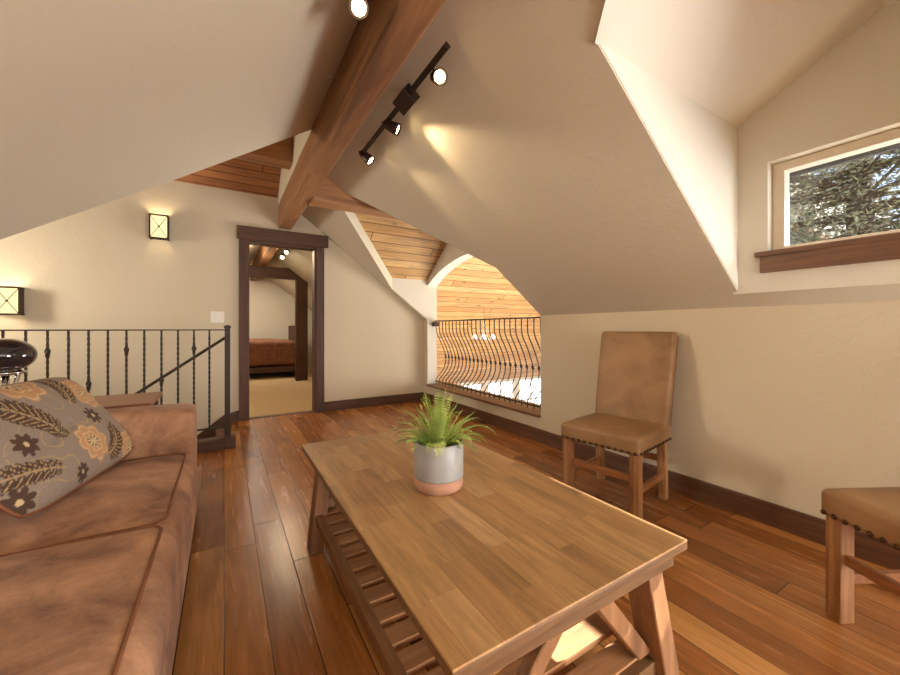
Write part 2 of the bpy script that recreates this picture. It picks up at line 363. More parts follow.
# ---- door casing
d1 = st(empty('door_1', (.6, YF, 0)))
def lp(o): o.parent = d1; o.location = (-.6, -YF, 0); return o
lp(box('casing', .142, .237, YF-.028, YF, 0, 2.03, WALNUTZ, bev=.004))
lp(box('casing', .963, 1.060, YF-.028, YF, 0, 2.03, WALNUTZ, bev=.004))
lp(box('lintel', .122, 1.105, YF-.05, YF+.005, 2.03, 2.172, WALNUTX, bev=.004))
lp(box('jamb', .225, .243, YF-.01, YF+.13, 0, 2.015, WALNUTZ))
lp(box('jamb', .945, .97, YF-.01, YF+.13, 0, 2.015, WALNUTZ))
lp(box('jamb', .225, .97, YF-.01, YF+.13, 1.998, 2.03, WALNUTX))
lp(box('threshold', .24, .95, YF+.03, YF+.09, 0, .012, SILLW))
# inner timber frame across the hall
d2 = st(empty('door_2', (1.3, 7.76, 0)))
def lp2(o): o.parent = d2; o.location = (-1.3, -7.76, 0); return o
lp2(box('post', 1.20, 1.415, 7.76, 7.9, 0, 2.0, WALNUTZ, bev=.004))
lp2(prism('lintel', [[(-.6, 7.755, 1.99), (1.42, 7.755, 1.99), (1.42, 7.755, zr(1.42)+.02), (1.17, 7.755, 2.195), (-.6, 7.755, 2.195)]], (0, .15, 0), WALNUTX))
# ---- window dormer
ZE, ZP, YP = 2.098, 2.372, .39
st(prism('wall_window_cheek', [[(1.195, .907, zr(1.195)+.01), (2.352, .907, zr(2.352)+.01), (2.352, .907, ZE+.02), (1.195, .907, ZE+.02)]], (0, .08, 0), BRIGHT))
st(prism('wall_window_cheek_right', [[(1.195, -.127, zr(1.195)+.01), (2.352, -.127, zr(2.352)+.01), (2.352, -.127, ZE+.02), (1.195, -.127, ZE+.02)]], (0, -.08, 0), BRIGHT))
sl = (ZP-ZE)/(.91-YP)
st(prism('ceiling_window_left', [[(1.185, .912, ZE-.002*sl), (2.5, .912, ZE-.002*sl), (2.5, YP, ZP), (.80, YP, ZP)]], (0, 0, .08), BRIGHT))
st(prism('ceiling_window_right', [[(1.16, -.145, ZE-.015*sl), (2.5, -.145, ZE-.015*sl), (2.5, YP, ZP), (.80, YP, ZP)]], (0, 0, .08), BRIGHT))
WY0, WY1, WZ0, WZ1 = 0.0, .78, 1.425, 1.868
st(prism('wall_window', [[(2.347, .93, zr(2.35)-.01), (2.347, .93, ZE), (2.347, YP, ZP+.02), (2.347, -.15, ZE), (2.347, -.15, zr(2.35)-.01)],
                         [(2.347, WY1, WZ0-.02), (2.347, WY1, WZ1), (2.347, WY0, WZ1), (2.347, WY0, WZ0-.02)]], (.17, 0, 0), BRIGHT))
w1 = st(empty('window_1', (2.35, .39, WZ0)))
def lw(o): o.parent = w1; o.location = (-2.35, -.39, -WZ0); return o
bm = bmesh.new()
fy0, fy1, fz0, fz1 = WY0, WY1, WZ0, WZ1
for a in [(2.40, 2.47, fy1-.05, fy1-.001, fz0-.018, fz1-.001), (2.40, 2.47, fy0+.001, fy0+.05, fz0-.018, fz1-.001), (2.401, 2.469, fy0+.01, fy1-.01, fz1-.045, fz1-.002), (2.401, 2.469, fy0+.01, fy1-.01, fz0-.017, fz0+.018)]: add_box(bm, *a, .004)
lw(fin(bm, 'window_frame', FRAME))
lw(box('window_pane', 2.435, 2.441, fy0+.04, fy1-.04, fz0, fz1-.04, GLASS))
lw(box('window_sill', 2.322, 2.42, WY0-.05, .828, 1.393, 1.419, SILLW, bev=.004))
lw(box('sill_apron', 2.325, 2.35, WY0-.03, .806, 1.312, 1.393, SILLW, bev=.003))
# roof edge outside the window
st(box('trim_6', 2.585, 2.61, -1.2, 1.8, 1.842, 2.03, solid('dark fascia', (44, 42, 38), .8)))
st(prism('trim_8', [[(2.61, -1.2, 2.02), (2.61, 1.8, 2.02), (2.50, 1.8, 2.30), (2.50, -1.2, 2.30)]], (0, 0, .05), solid('roof underside', (120, 110, 98), .8)))
st(box('window_2', -.65, 1.55, YB-.06, YB-.05, .72, 1.9, GLASS))  # pane of the added back opening, out of view
bpy.data.objects['window_2']['kind'] = 'structure'

# ---- great room behind the arch
X0, X1, GY0, GY1 = XR+.15, 13.0, 2.2, 9.3
gz = lambda y: -.42+.75*(9.0-y)
PINE_G = planks('great room pine', 'X', 'Y', .15, 3.2, [(196, 144, 84), (210, 162, 100), (220, 176, 114)], .5, .007, .7, knots=1.0, bump=.5, groove_col=(110, 70, 36), crossk=1.25)
st(prism('ceiling_great_room', [[(X0, GY1, gz(GY1)), (X1, GY1, gz(GY1)), (X1, 3.6, gz(3.6)), (X0, 3.6, gz(3.6))]], (0, 0, .1), PINE_G))
st(prism('ceiling_great_room_near', [[(X0, 2.0, gz(3.6)-1.2), (X1, 2.0, gz(3.6)-1.2), (X1, 3.6, gz(3.6)), (X0, 3.6, gz(3.6))]], (0, 0, .1), PINE_G))
st(box('floor_great_room', X0, X1, 2.0, GY1, -2.9, -2.7, FLOOR))
st(box('wall_great_room_near', X0, X1, 2.1, 2.2, -2.7, 3.5, BRIGHT))
st(box('wall_great_room_end', X1, X1+.1, 2.1, GY1, -2.7, 4, BRIGHT))
st(box('wall_great_room_left', X0-.1, X0, YF+.1, GY1, -2.7, 4.5, BRIGHT))
st(box('wall_great_room_below', X0-.1, X0, 2.1, YF+.1, -2.7, .2, BRIGHT))
st(prism('wall_great_room_over', [[(X0-.05, 2.1, 1.9), (X0-.05, 2.46, 1.75), (X0-.05, 3.56, 2.6), (X0-.05, 4.66, 1.75), (X0-.05, YF+.1, 1.2), (X0-.05, YF+.1, 4.6), (X0-.05, 2.1, 4.6)]], (.04, 0, 0), BRIGHT))
st(box('ground', -5, 30, 9.6, 50, -3.2, -3.1, solid('bright backdrop ground', (225, 228, 232), .9, 0, .05, 2)))  # pale plane added so the great-room windows look white
wins = [(X0+.5+k*1.28, X0+.5+k*1.28+1.1) for k in range(8)]
st(prism('wall_great_room_windows', [[(X0, 9.2, -2.7), (X1, 9.2, -2.7), (X1, 9.2, -.4), (X0, 9.2, -.4)]]+[[(a, 9.2, -2.55), (a, 9.2, -.62), (b, 9.2, -.62), (b, 9.2, -2.55)] for a, b in wins], (0, .12, 0), BRIGHT))
for k, (a, b) in enumerate(wins):
    w_ = st(empty('window_%d' % (k+3), ((a+b)/2, 9.22, -2.55)))
    bm = bmesh.new()
    for q in [(a, a+.05), (b-.05, b), ((a+b)/2-.02, (a+b)/2+.02)]: add_box(bm, q[0], q[1], 9.24, 9.3, -2.55, -.62)
    for q in [(-2.55, -2.5), (-.67, -.62), (-1.35, -1.31)]: add_box(bm, a, b, 9.24, 9.3, q[0], q[1])
    o = fin(bm, 'window_frame', FRAME, w_); o.location = (-(a+b)/2, -9.22, 2.55)
    o = box('window_pane', a, b, 9.265, 9.27, -2.55, -.62, GLASS, w_); o.location = (-(a+b)/2, -9.22, 2.55)

# ------------------------------------------------------------------ stairs and stair railing
CARP = solid('stair wood', (120, 76, 44), .4)
stp = st(empty('stairs', (.04, 4.3, 0)))
for k in range(9):
    o = box('step', .06-.27*(k+1)-.02, .06-.27*k, 3.87, YF-.02, -.19*(k+1)-.16, -.19*(k+1), CARP, stp); o.location = (-.04, -4.3, 0)
sk = st(prism('trim_7', [[(.142, YF-.02, .12), (.142, YF-.02, -.2), (-2.4, YF-.02, -2.1), (-2.4, YF-.02, -1.75), (.0, YF-.02, .085)]], (0, .02, 0), WALNUTX))
st(box('wall_stair_well_front', -2.7, .06, 3.76, 3.84, -2.7, -.0, WALL))
RY = 3.77
rail = tag(empty('stair_railing', (-.65, RY, 0)), 'dark iron stair railing with twisted balusters and square newel behind the sofa', 'railing')
def lr(o): o.parent = rail; o.location = (.65, -RY, 0); return o
lr(box('newel_post', .004, .046, RY-.021, RY+.021, .10, 1.035, IRON, bev=.003))
bm = bmesh.new(); add_box(bm, -.003, .053, RY-.028, RY+.028, 1.035, 1.048, .003); add_lathe(bm, [(.028, 0), (.02, .008), (0, .014)], (.025, RY, 1.048), 4)
lr(fin(bm, 'newel_cap', IRON))
lr(box('curb', -2.7, .085, RY-.055, RY+.07, 0, .085, WALNUTX, bev=.004))
lr(box('newel_base', .0, .088, RY-.06, RY+.072, .0, .105, WALNUTX, bev=.006))
lr(box('top_rail', -2.7, .03, RY-.012, RY+.012, 1.013, 1.023, IRON))
lr(box('bottom_rail', -2.7, .03, RY-.010, RY+.010, .172, .184, IRON))
lr(box('rail_block', -.06, .02, RY-.01, RY+.01, .10, .172, SILLW))
def twisted(x, knots, z0=.18, z1=1.02):
    bm = bmesh.new(); n = 90; rings = []
    s = .0062
    for i in range(n+1):
        z = z0+(z1-z0)*i/n; tw = 0 if (i < 5 or i > n-5) else (z-z0)*38
        k = 1.0
        for kz in knots:
            d = abs(z-kz)
            if d < .042: k = max(k, 1+.95*(math.cos(d/.042*math.pi)*.5+.5)**.6)
        rings.append([bm.verts.new((x+s*k*1.414*math.cos(tw+math.pi/4+q*math.pi/2), RY+s*k*1.414*math.sin(tw+math.pi/4+q*math.pi/2), z)) for q in range(4)])
    for A, B in zip(rings, rings[1:]):
        for q in range(4): bm.faces.new((A[q], A[(q+1) % 4], B[(q+1) % 4], B[q]))
    return lr(fin(bm, 'baluster', IRON))
pat = [(.86, .366), (), (.61,), ()]
for k in range(24):
    x = -.215+.108-.108*k
    kn = {0: ()}.get(k)
    idx = (k-1) % 4
    twisted(x, () if k == 0 else pat[idx])
# iron handrail descending with the stairs
hr = tube('handrail', [(.03, 3.80, .965), (-.673, 3.80, .456), (-1.7, 3.80, -.29)], .012, IRON); hr.parent = rail; hr.location = (.65, -RY, 0)

# belly railing in the dormer opening
br = tag(empty('belly_railing', (2.6, 3.56, .25)), 'dark iron railing with bulging belly balusters set in the opening to the great room', 'railing')
def lb(o): o.parent = br; o.location = (-2.6, -3.56, -.25); return o
BX = 2.575
lb(box('top_rail', BX-.02, BX+.02, 2.47, 4.65, 1.128, 1.142, IRON, bev=.003))
lb(box('bottom_rail', BX-.012, BX+.012, 2.47, 4.65, .275, .29, IRON, bev=.002))
lb(box('rail_bracket', BX-.05, BX+.05, 4.62, 4.66, 1.06, 1.12, BLACKM, bev=.004))
def belly(y, parent_first=[None]):
    prof = [(0, .25), (.0, .31), (.02, .345), (.07, .39), (.125, .46), (.155, .54), (.16, .60), (.145, .68), (.11, .77), (.065, .86), (.025, .93), (.004, .985), (0, 1.04), (0, 1.13)]
    path = []
    for i in range(len(prof)-1):
        for t in (0, .5): path.append((BX+prof[i][0]*(1-t)+prof[i+1][0]*t, y, prof[i][1]*(1-t)+prof[i+1][1]*t))
    path.append((BX, y, 1.13))
    bm = bmesh.new(); add_tube(bm, path, .0062, 6); o = lb(fin(bm, 'baluster', IRON, None, True))
    d = Vector((prof[7][0]-prof[6][0], 0, prof[7][1]-prof[6][1])).normalized()
    bm = bmesh.new(); c = Vector((BX+.157, y, .625))
    add_tube(bm, [c-d*.026, c-d*.018, c-d*.008, c+d*.008, c+d*.018, c+d*.026], [.006, .011, .0155, .0155, .011, .006], 8)
    fin(bm, 'collar', IRON, o, True)
N = 25
for k in range(N): belly(2.50+k*(4.63-2.50)/(N-1))

# ------------------------------------------------------------------ wall lights and switch
SHADE = emit('amber glass shade', (255, 222, 160), .9)
def sconce(x, z, label):
    t = tag(empty('wall_sconce', (x, YF, z)), label, 'wall light', 'square wall sconces over the stairs')
    W, H, D = .072, .115, .085
    box('backplate', -W-.003, W+.003, -.012, 0, -H, H, BLACKM, t)
    bm = bmesh.new()
    for sx in (-1, 1): add_box(bm, sx*W-.006, sx*W+.006, -D-.004, -.01, -H, H)
    for zz in (-H, H):
        add_box(bm, -W-.006, W+.006, -D-.006, -D+.008, zz-.007, zz+.007)
        for sx in (-1, 1): add_box(bm, sx*W-.006, sx*W+.006, -D, 0, zz-.007, zz+.007)
    fr = fin(bm, 'frame', BLACKM, t)
    bm = bmesh.new()
    for a in (-1, 1):
        add_tube(bm, [(-W, -D-.004, -a*H), (W, -D-.004, a*H)], .0028, 6)
    add_lathe(bm, [(0, -.006), (.009, -.003), (.009, .003), (0, .006)], (0, 0, 0), 12, Matrix.Translation((0, -D-.006, 0)) @ Matrix.Rotation(math.pi/2, 4, 'X'))
    fin(bm, 'cross_bars', BLACKM, t)
    bm = bmesh.new()
    add_box(bm, -W+.006, W-.006, -D+.002, -D+.006, -H+.006, H-.006)
    for sx in (-1, 1): add_box(bm, sx*(W-.008)-.002, sx*(W-.008)+.002, -D+.006, -.012, -H+.006, H-.006)
    fin(bm, 'glass_shade', SHADE, t)
    l = light('bulb_light', 'POINT', (0, -.045, .04), 2.6, WARM, .025); l.parent = t
sconce(-.556, 2.047, 'glowing amber sconce with crossed bars, high on the wall nearer the doorway')
sconce(-1.586, 1.268, 'glowing amber sconce with crossed bars, lower on the wall at the far left')
sw = tag(empty('light_switch', (-.0625, YF, 1.154)), 'white wide switch plate on the wall left of the doorway', 'light switch')
box('plate', -.064, .064, -.006, 0, -.062, .062, PLASTIC, sw, bev=.002)
for k in range(3): box('rocker', -.047+k*.034, -.021+k*.034, -.010, -.005, -.032, .032, PLASTIC, sw, bev=.0015)

# ------------------------------------------------------------------ track lighting
BULB = emit('lit bulb', (255, 226, 170), 14)
ns = Vector((-M_, 0, -1)).normalized()      # inward normal of right slope
def head(parent, pos, base, aim, energy=10, spot=62, pw=.0):
    """spot head: short arm from base to a bell shade at pos aiming at aim; coords relative to parent origin"""
    pos, base, d = Vector(pos), Vector(base), Vector(aim).normalized()
    h = bpy.data.objects.new('lamp_head', None); C.objects.link(h); h.parent = parent; h.location = pos; h.empty_display_size = .02
    b = base-pos
    q = Vector((0, 0, 1)).rotation_difference(d).to_matrix().to_4x4()
    bm = bmesh.new(); add_lathe(bm, [(0, -.075), (.02, -.072), (.026, -.055), (.03, -.03), (.034, 0), (.037, .025), (.035, .026), (.032, 0), (.03, -.02), (0, -.02)], (0, 0, 0), 20, q)
    fin(bm, 'lamp_shade', BLACKM, h, True)
    bm = bmesh.new(); add_lathe(bm, [(0, .004), (.02, .008), (.026, .012), (.027, .016), (0, .018)], (0, 0, 0), 20, q); fin(bm, 'bulb', BULB, h, True)
    t = (d*-.05); side = d.cross(b).normalized()*.03 if b.length > .01 else Vector((0, .03, 0))
    bm = bmesh.new(); add_tube(bm, [b, b*.5+t*.5, t], .006, 8)
    pts = [t+side*math.cos(a)*.8-d*.028*math.sin(a)*1.3 for a in [k*math.pi/6 for k in range(7)]]; add_tube(bm, pts, .003, 6)
    fin(bm, 'swivel_arm', BLACKM, h, True)
    l = light('spot', 'SPOT', d*.035, energy, WARM, .03, aim=None, spot=spot, blend=.55); l.rotation_euler = d.to_track_quat('-Z', 'Y').to_euler(); l.parent = h
off = .085
tx = .835; tz_ = zr(tx)-off*1.25
tr = tag(empty('track_light', (tx, 1.98, tz_)), 'dark bronze track light with small spot heads on the slope right of the beam', 'track light')
q = Matrix.Rotation(math.atan(M_), 4, 'Y')
box('track_bar', -.014, .014, -.58, .58, -.012, .012, BLACKM, tr, M=q, bev=.002)
box('transformer_box', -.038, .05, -.20, -.06, -.026, .035, BLACKM, tr, M=q, bev=.004)
box('mount', -.012, .012, -.16, -.12, .01, off, BLACKM, tr, M=q)
box('mount', -.012, .012, .5, .53, .01, off, BLACKM, tr, M=q)
for dy, aim in ((-.44, (-.1, -.8, -.5)), (.09, (.75, -.45, -.42)), (.56, (.6, -.4, -.62))):
    head(tr, (.035, dy, -.045), (0, dy, 0), aim, 9 if dy > 0 else 1.2)
tl = tag(empty('track_light', (.41, 1.37, zl(.41)-.07)), 'dark bronze spot light on the slope left of the beam, bulb glowing at top', 'track light')
q2 = Matrix.Rotation(-math.atan(M_), 4, 'Y')
box('track_bar', -.014, .014, -1.2, .02, -.012, .012, BLACKM, tl, M=q2, bev=.002)
box('mount', -.012, .012, -.5, -.46, .01, .06, BLACKM, tl, M=q2)
head(tl, (.02, .0, -.085), (0, 0, 0), (-.15, -.75, -.6), 1.2)
th = tag(empty('track_light', (.80, 5.9, zr(.80)-.17)), 'small lit track spots seen through the doorway beside the hall beam', 'track light')
box('track_bar', -.014, .014, -.6, .75, -.012, .012, BLACKM, th, M=q, bev=.002)
for dy in (-.5, .0, .45): head(th, (-.02, dy, -.08), (0, dy, 0), (-.25, -.7, -.6), 7, 110)
light('hall_bed_light', 'AREA', (.4, 8.9, 2.2), 20, (1, .84, .64), .5, aim=(.4, 9.3, 0))
light('hall_glow', 'POINT', (.3, 6.6, 2.0), 9, (1, .84, .64), .15)

# ------------------------------------------------------------------ coffee table
TX0, TX1, TY0, TY1, TZ = .32, 1.052, .52, 1.91, .47
ct = tag(empty('coffee_table', ((TX0+TX1)/2, (TY0+TY1)/2, 0)), 'rectangular wooden coffee table with block top, slanted legs and slatted lower shelf', 'coffee table')
tc_ = Vector(((TX0+TX1)/2, (TY0+TY1)/2, 0))
def lc(o): o.parent = ct; o.location = -tc_; return o
lc(box('tabletop', TX0, TX1, TY0, TY1, TZ-.006, TZ, TOP, bev=.002))
lc(box('tabletop_edge', TX0, TX1, TY0, TY1, TZ-.026, TZ-.006, LEGX, bev=.003))
for ya in (TY0+.02, TY1-.045): lc(box('apron', TX0+.03, TX1-.03, ya, ya+.025, TZ-.07, TZ-.024, LEGX, bev=.002))
for xa in (TX0+.045, TX1-.065): lc(box('side_rail', xa, xa+.02, TY0+.045, TY1-.045, TZ-.06, TZ-.024, SLATY, bev=.002))
def slant(name, p0, p1, wx, wy, mat):
    """bar with horizontal cut ends from p0 (foot centre) to p1 (top centre)"""
    V = []
    for p in (p0, p1):
        for sx, sy in ((-1, -1), (1, -1), (1, 1), (-1, 1)): V.append((p[0]+sx*wx/2, p[1]+sy*wy/2, p[2]))
    bm = bmesh.new(); b = [bm.verts.new(v) for v in V]
    for f in ((0, 1, 2, 3), (4, 5, 6, 7), (0, 1, 5, 4), (1, 2, 6, 5), (2, 3, 7, 6), (3, 0, 4, 7)): bm.faces.new([b[i] for i in f])
    bmesh.ops.bevel(bm, geom=bm.edges[:], offset=.003, segments=1, affect='EDGES')
    return lc(fin(bm, name, mat))
xm = (TX0+TX1)/2
for ye, s in ((TY0+.05, 1), (TY1-.05, -1)):
    for sx, xe in ((1, TX0), (-1, TX1)):
        slant('leg', (xe+sx*(.042 if s < 0 else .03), ye+(-.012 if s > 0 else -.05), 0), (xe+sx*.095, ye+s*.028, TZ-.024), .062, .075, LEG)
        slant('brace', (xe+sx*.105, ye+s*.015, .17), (xm-sx*.065, ye+s*.005, TZ-.07), .056, .03, LEG)
SZ = .155
for sx, xe in ((1, TX0), (-1, TX1)):
    lc(box('shelf_rail', xe+sx*.055-.016, xe+sx*.055+.016, TY0+.05, TY1-.05, SZ-.03, SZ+.016, SLATY, bev=.002))
n = 14
for k in range(n):
    y = TY0+.095+k*(TY1-TY0-.19)/(n-1)
    lc(box('shelf_slat', TX0+.06, TX1-.06, y-.032, y+.032, SZ-.006, SZ+.012, SLAT, bev=.001))
for ye in (TY0+.05, TY1-.05): lc(box('shelf_end_rail', TX0+.05, TX1-.05, ye-.014, ye+.014, SZ-.04, SZ+.005, LEGX, bev=.002))

# ------------------------------------------------------------------ fern in a two-tone pot
GLAZE = solid('grey glazed stoneware', (154, 151, 147), .45, 0, .1, 24)
TERRA = solid('raw terracotta band', (176, 130, 104), .8, 0, .08, 30)
SOIL = solid('dark soil', (46, 34, 26), 1, 0, .5, 120, 1)
s = NB('fern leaf'); v = s.tc.outputs['Object']
LEAF = s.out(s.ramp(s.noise(v, 9, 3), [(.35, lin(110, 140, 56)), (.52, lin(168, 190, 88)), (.68, lin(208, 218, 128))]), .55)
LEAF.node_tree.nodes['Principled BSDF'].inputs['Transmission Weight'].default_value = 0
px_, py_ = .650, 1.150
fp = tag(empty('potted_fern', (px_, py_, TZ)), 'small green fern in a grey and terracotta pot on the coffee table', 'potted plant')
R0 = .086
lathe('pot', [(0, .045), (R0, .045), (R0+.001, .05), (R0+.001, .16), (R0-.003, .166), (R0-.009, .163), (R0-.012, .15), (R0-.012, .06), (0, .058)], (0, 0, 0), GLAZE, fp, 48)
lathe('pot_base', [(0, 0), (R0-.012, 0), (R0-.003, .006), (R0, .02), (R0, .0452), (0, .0452)], (0, 0, 0), TERRA, fp, 48)
bm = bmesh.new(); add_lathe(bm, [(0, .148), (.03, .15), (.06, .145), (R0-.011, .147)], (0, 0, 0), 32)
for v in bm.verts: v.co.z += random.uniform(-.004, .004)
fin(bm, 'soil', SOIL, fp, True)
def frond(ang, L, lift, r0, droop=.03, wid=.02, hue=0):
    V, F = [], []
    n = 22; pts = []
    p = Vector((math.cos(ang)*r0, math.sin(ang)*r0, .138)); el = lift; step = L/n
    side = Vector((-math.sin(ang), math.cos(ang), 0))
    for i in range(n+1):
        pts.append(p.copy()); d = Vector((math.cos(ang)*math.cos(el), math.sin(ang)*math.cos(el), math.sin(el)))
        p += d*step; el -= droop*(1+i*.09); ang += random.uniform(-.03, .03)
    def quad(a, b, c, d):
        k = len(V); V.extend([a, b, c, d]); F.append((k, k+1, k+2, k+3))
    for i in range(n):
        t = i/n; a, b = pts[i], pts[i+1]; dr = (b-a).normalized(); w0 = .0011*(1-t)+.0005
        up = side.cross(dr).normalized()
        quad(a-side*w0, a+side*w0, b+side*w0, b-side*w0); quad(a-up*w0, a+up*w0, b+up*w0, b-up*w0)
        if i > 2:
            ll = wid*max(.1, math.sin(math.pi*min(1, t*.86+.12)))**.8*random.uniform(.8, 1.2)
            for sd in (-1, 1):
                m = (side*sd*.9+dr*.55+up*random.uniform(-.35, .3)).normalized(); wv = dr*.0017+up*.0006
                quad(a, a+m*ll*.4+wv, a+m*ll-up*ll*.15, a+m*ll*.4-wv)
    return fin_raw(V, F, 'frond', LEAVES[int(random.random()*3)], fp)
LEAVES = [LEAF]
for c1, c2, c3 in (((84, 120, 44), (128, 158, 66), (170, 186, 90)), ((140, 164, 70), (190, 202, 104), (218, 222, 140))):
    s = NB('fern leaf'); LEAVES.append(s.out(s.ramp(s.noise(s.tc.outputs['Object'], 12, 3), [(.35, lin(*c1)), (.5, lin(*c2)), (.66, lin(*c3))]), .55))
random.seed(11)
for k in range(84):
    a = k*2.399+random.uniform(-.3, .3); q = (k % 3)
    if q == 0: frond(a, random.uniform(.15, .225), random.uniform(1.3, 1.55), random.uniform(.0, .03), random.uniform(.002, .018), random.uniform(.016, .024))
    elif q == 1: frond(a, random.uniform(.12, .19), random.uniform(1.0, 1.3), random.uniform(.01, .05), random.uniform(.01, .04), random.uniform(.015, .022))
    else: frond(a, random.uniform(.08, .14), random.uniform(.75, 1.15), random.uniform(.02, .065), random.uniform(.02, .055), random.uniform(.013, .02))
for a, L in ((math.radians(-20), .21), (math.radians(-50), .17), (math.radians(150), .2), (math.radians(175), .16)):
    frond(a, L, 1.05, .04, .05, .008)

# ------------------------------------------------------------------ chairs
def make_chair(label, loc, rz):
    """local axes: +x front, y width; origin on the floor under the seat centre"""
    t = tag(empty('dining_chair', loc, rz), label, 'chair', 'tan leather side chairs along the right wall')
    W, D = .235, .235
    seat = fin(cushion_bm(-D, D, -W, W, .36, .455, .022, .012, 18), 'seat', LEATHER, t, True)
    for sx in (-1, 1):
        for sy in (-1, 1):
            if sx == 1: o = box('leg', .165, .217, sy*.2-.026, sy*.2+.026, 0, .372, CLEG, t, bev=.005)
            else:
                bm = bmesh.new(); y0 = sy*.195
                b = [bm.verts.new((x, y0+dy, z)) for z, xs in ((0, (-.235, -.19)), (.37, (-.215, -.165))) for x, dy in ((xs[0], -.023), (xs[1], -.023), (xs[1], .023), (xs[0], .023))]
                for f in ((0, 1, 2, 3), (4, 5, 6, 7), (0, 1, 5, 4), (1, 2, 6, 5), (2, 3, 7, 6), (3, 0, 4, 7)): bm.faces.new([b[i] for i in f])
                bmesh.ops.bevel(bm, geom=bm.edges[:], offset=.004, segments=2, affect='EDGES'); fin(bm, 'leg', CLEG, t)
    box('stretcher', .180, .202, -.18, .18, .205, .24, CLEGX, t, bev=.003)
    box('stretcher', -.21, -.188, -.18, .18, .225, .26, CLEGX, t, bev=.003)
    for sy in (-1, 1): box('stretcher', -.19, .17, sy*.197-.011, sy*.197+.011, .13, .165, CLEGX, t, bev=.003)
    # back: slightly reclined padded slab
    bm = cushion_bm(-.036, .036, -W*.97, W*.97, 0, .62, .022, 0, 16)
    for v in bm.verts:
        z = v.co.z; v.co.x += -.12*(z/.62)**1.15-.205; v.co.z = z+.39; v.co.y *= (1+.04*(z/.62))
        v.co.x += .008*math.cos(v.co.y/W*1.4)
    bk = fin(bm, 'backrest', LEATHER, t, True)
    for sy in (-1, 1):
        path = []
        for i in range(12):
            z = .05+.54*i/11; path.append((-.205-.12*(z/.62)**1.15-.02, sy*(W*.97+.0005)*(1+.04*z/.62), z+.39))
        tube('seam', path, .0022, PIPE, bk, 6)
    # bronze nail heads along the lower edge of the seat
    bm = bmesh.new(); bmesh.ops.create_uvsphere(bm, u_segments=10, v_segments=6, radius=.0095); me = bpy.data.meshes.new('nail_head'); bm.to_mesh(me); bm.free(); me.materials.append(NAIL)
    for p in me.polygons: p.use_smooth = True
    pos = [(D-.001, -W+.02+(2*W-.04)*k/12, .372) for k in range(13)]+[(-D+.03+(2*D-.06)*k/11, sy*(W-.001), .372) for sy in (-1, 1) for k in range(12)]
    for p in pos:
        o = bpy.data.objects.new('nail_head', me); C.objects.link(o); o.parent = seat; o.location = p
    return t
# chair against the wall
ang = math.radians(180+10)
c1 = Vector((2.035, 1.42, 0))
make_chair('tan leather side chair with nailhead seat standing against the wall, fully in view', c1, ang)
ux = Vector((-.87, .49)); 
th2 = math.atan2(.49, -.87)
front_corner = Vector((1.858, .463))
# front corner (local +D, -W or +W)
loc = front_corner-Vector((math.cos(th2)*.225-math.sin(th2)*(-.235)*1, math.sin(th2)*.225+math.cos(th2)*(-.235)*1))
make_chair('tan leather side chair at the right edge, only front of its nailhead seat showing', (loc.x, loc.y, 0), th2)

# ------------------------------------------------------------------ sofa
sf = tag(empty('sofa', (-.65, 1.1, 0)), 'long brown suede sofa with piped seat cushions along the left', 'sofa')
def ls(o): o.parent = sf; o.location = (.65, -1.1, 0); return o
SB = -.5
ls(fin(cushion_bm(-1.12, -.122, SB, 2.66, .06, .235, .03, 0, 20), 'sofa_base', SUEDE, None, True))
ls(fin(cushion_bm(-1.15, -.135, 2.44, 2.68, .06, .60, .045, .012, 24, .006), 'arm', SUEDE, None, True))
ls(fin(cushion_bm(-1.15, -.135, -.74, -.5, .06, .60, .045, .012, 24, .006), 'arm', SUEDE, None, True))
def seatc(y0, y1, top, sd):
    c = ls(fin(cushion_bm(-.92, -.130, y0, y1, .205, top, .045, .045, 34, .010, sd, side=.012), 'seat_cushion', SUEDE, None, True))
    r = .05; pts = []; hx0, hx1 = -.90, -.170; cy, hy_, cx_, hxx = (y0+y1)/2, (y1-y0)/2, (-.92-.118)/2, (-.118+.92)/2
    xy = [(hx0+(hx1-r-hx0)*i/12, y1-.03) for i in range(13)]+[(hx1-r+r*math.sin(q), y1-.03-r+r*math.cos(q)) for q in [math.pi/2*i/6 for i in range(1, 6)]]
    xy += [(hx1, y1-.03-r-(y1-y0-2*r-.06)*i/24) for i in range(25)]
    xy += [(hx1-r+r*math.cos(q), y0+.03+r-r*math.sin(q)) for q in [math.pi/2*i/6 for i in range(1, 6)]]+[(hx1-r-(hx1-r-hx0)*i/12, y0+.03) for i in range(13)]
    bv = bvh_of(c)
    for x, y in xy:
        h = bv.ray_cast(Vector((x, y, 1.0)), Vector((0, 0, -1)))[0]
        pts.append((x, y, h.z+.001 if h else top))
    tube('piping', pts, .0048, PIPE, c, 6); return c
from mathutils.bvhtree import BVHTree
def bvh_of(o): return BVHTree.FromPolygons([v.co.copy() for v in o.data.vertices], [tuple(p.vertices) for p in o.data.polygons])
seatc(1.555, 2.43, .372, 3); seatc(.53, 1.56, .392, 9); seatc(-.49, .53, .39, 5)
for y0, y1 in ((1.50, 2.42), (.50, 1.48), (-.48, .48)):
    bm = cushion_bm(-.11, .11, y0, y1, 0, .38, .07, 0, 20, side=.01)
    for v in bm.verts: v.co = Vector((-1.03-v.co.z*.25+v.co.x, v.co.y, v.co.z*.95+.36))
    ls(fin(bm, 'back_cushion', SUEDE, None, True))
ls(box('back_frame', -1.16, -1.05, -.5, 2.45, .1, .68, SUEDE, bev=.03))
bm = bmesh.new()
for x in (-1.1, -.2):
    for y in (-.62, 2.6): add_box(bm, x-.03, x+.03, y-.03, y+.03, 0, .07, .004)
ls(fin(bm, 'foot', WALNUTZ))

# ------------------------------------------------------------------ patterned pillow
def bez(a, b, c, t): return a*(1-t)**2+b*2*t*(1-t)+c*t*t
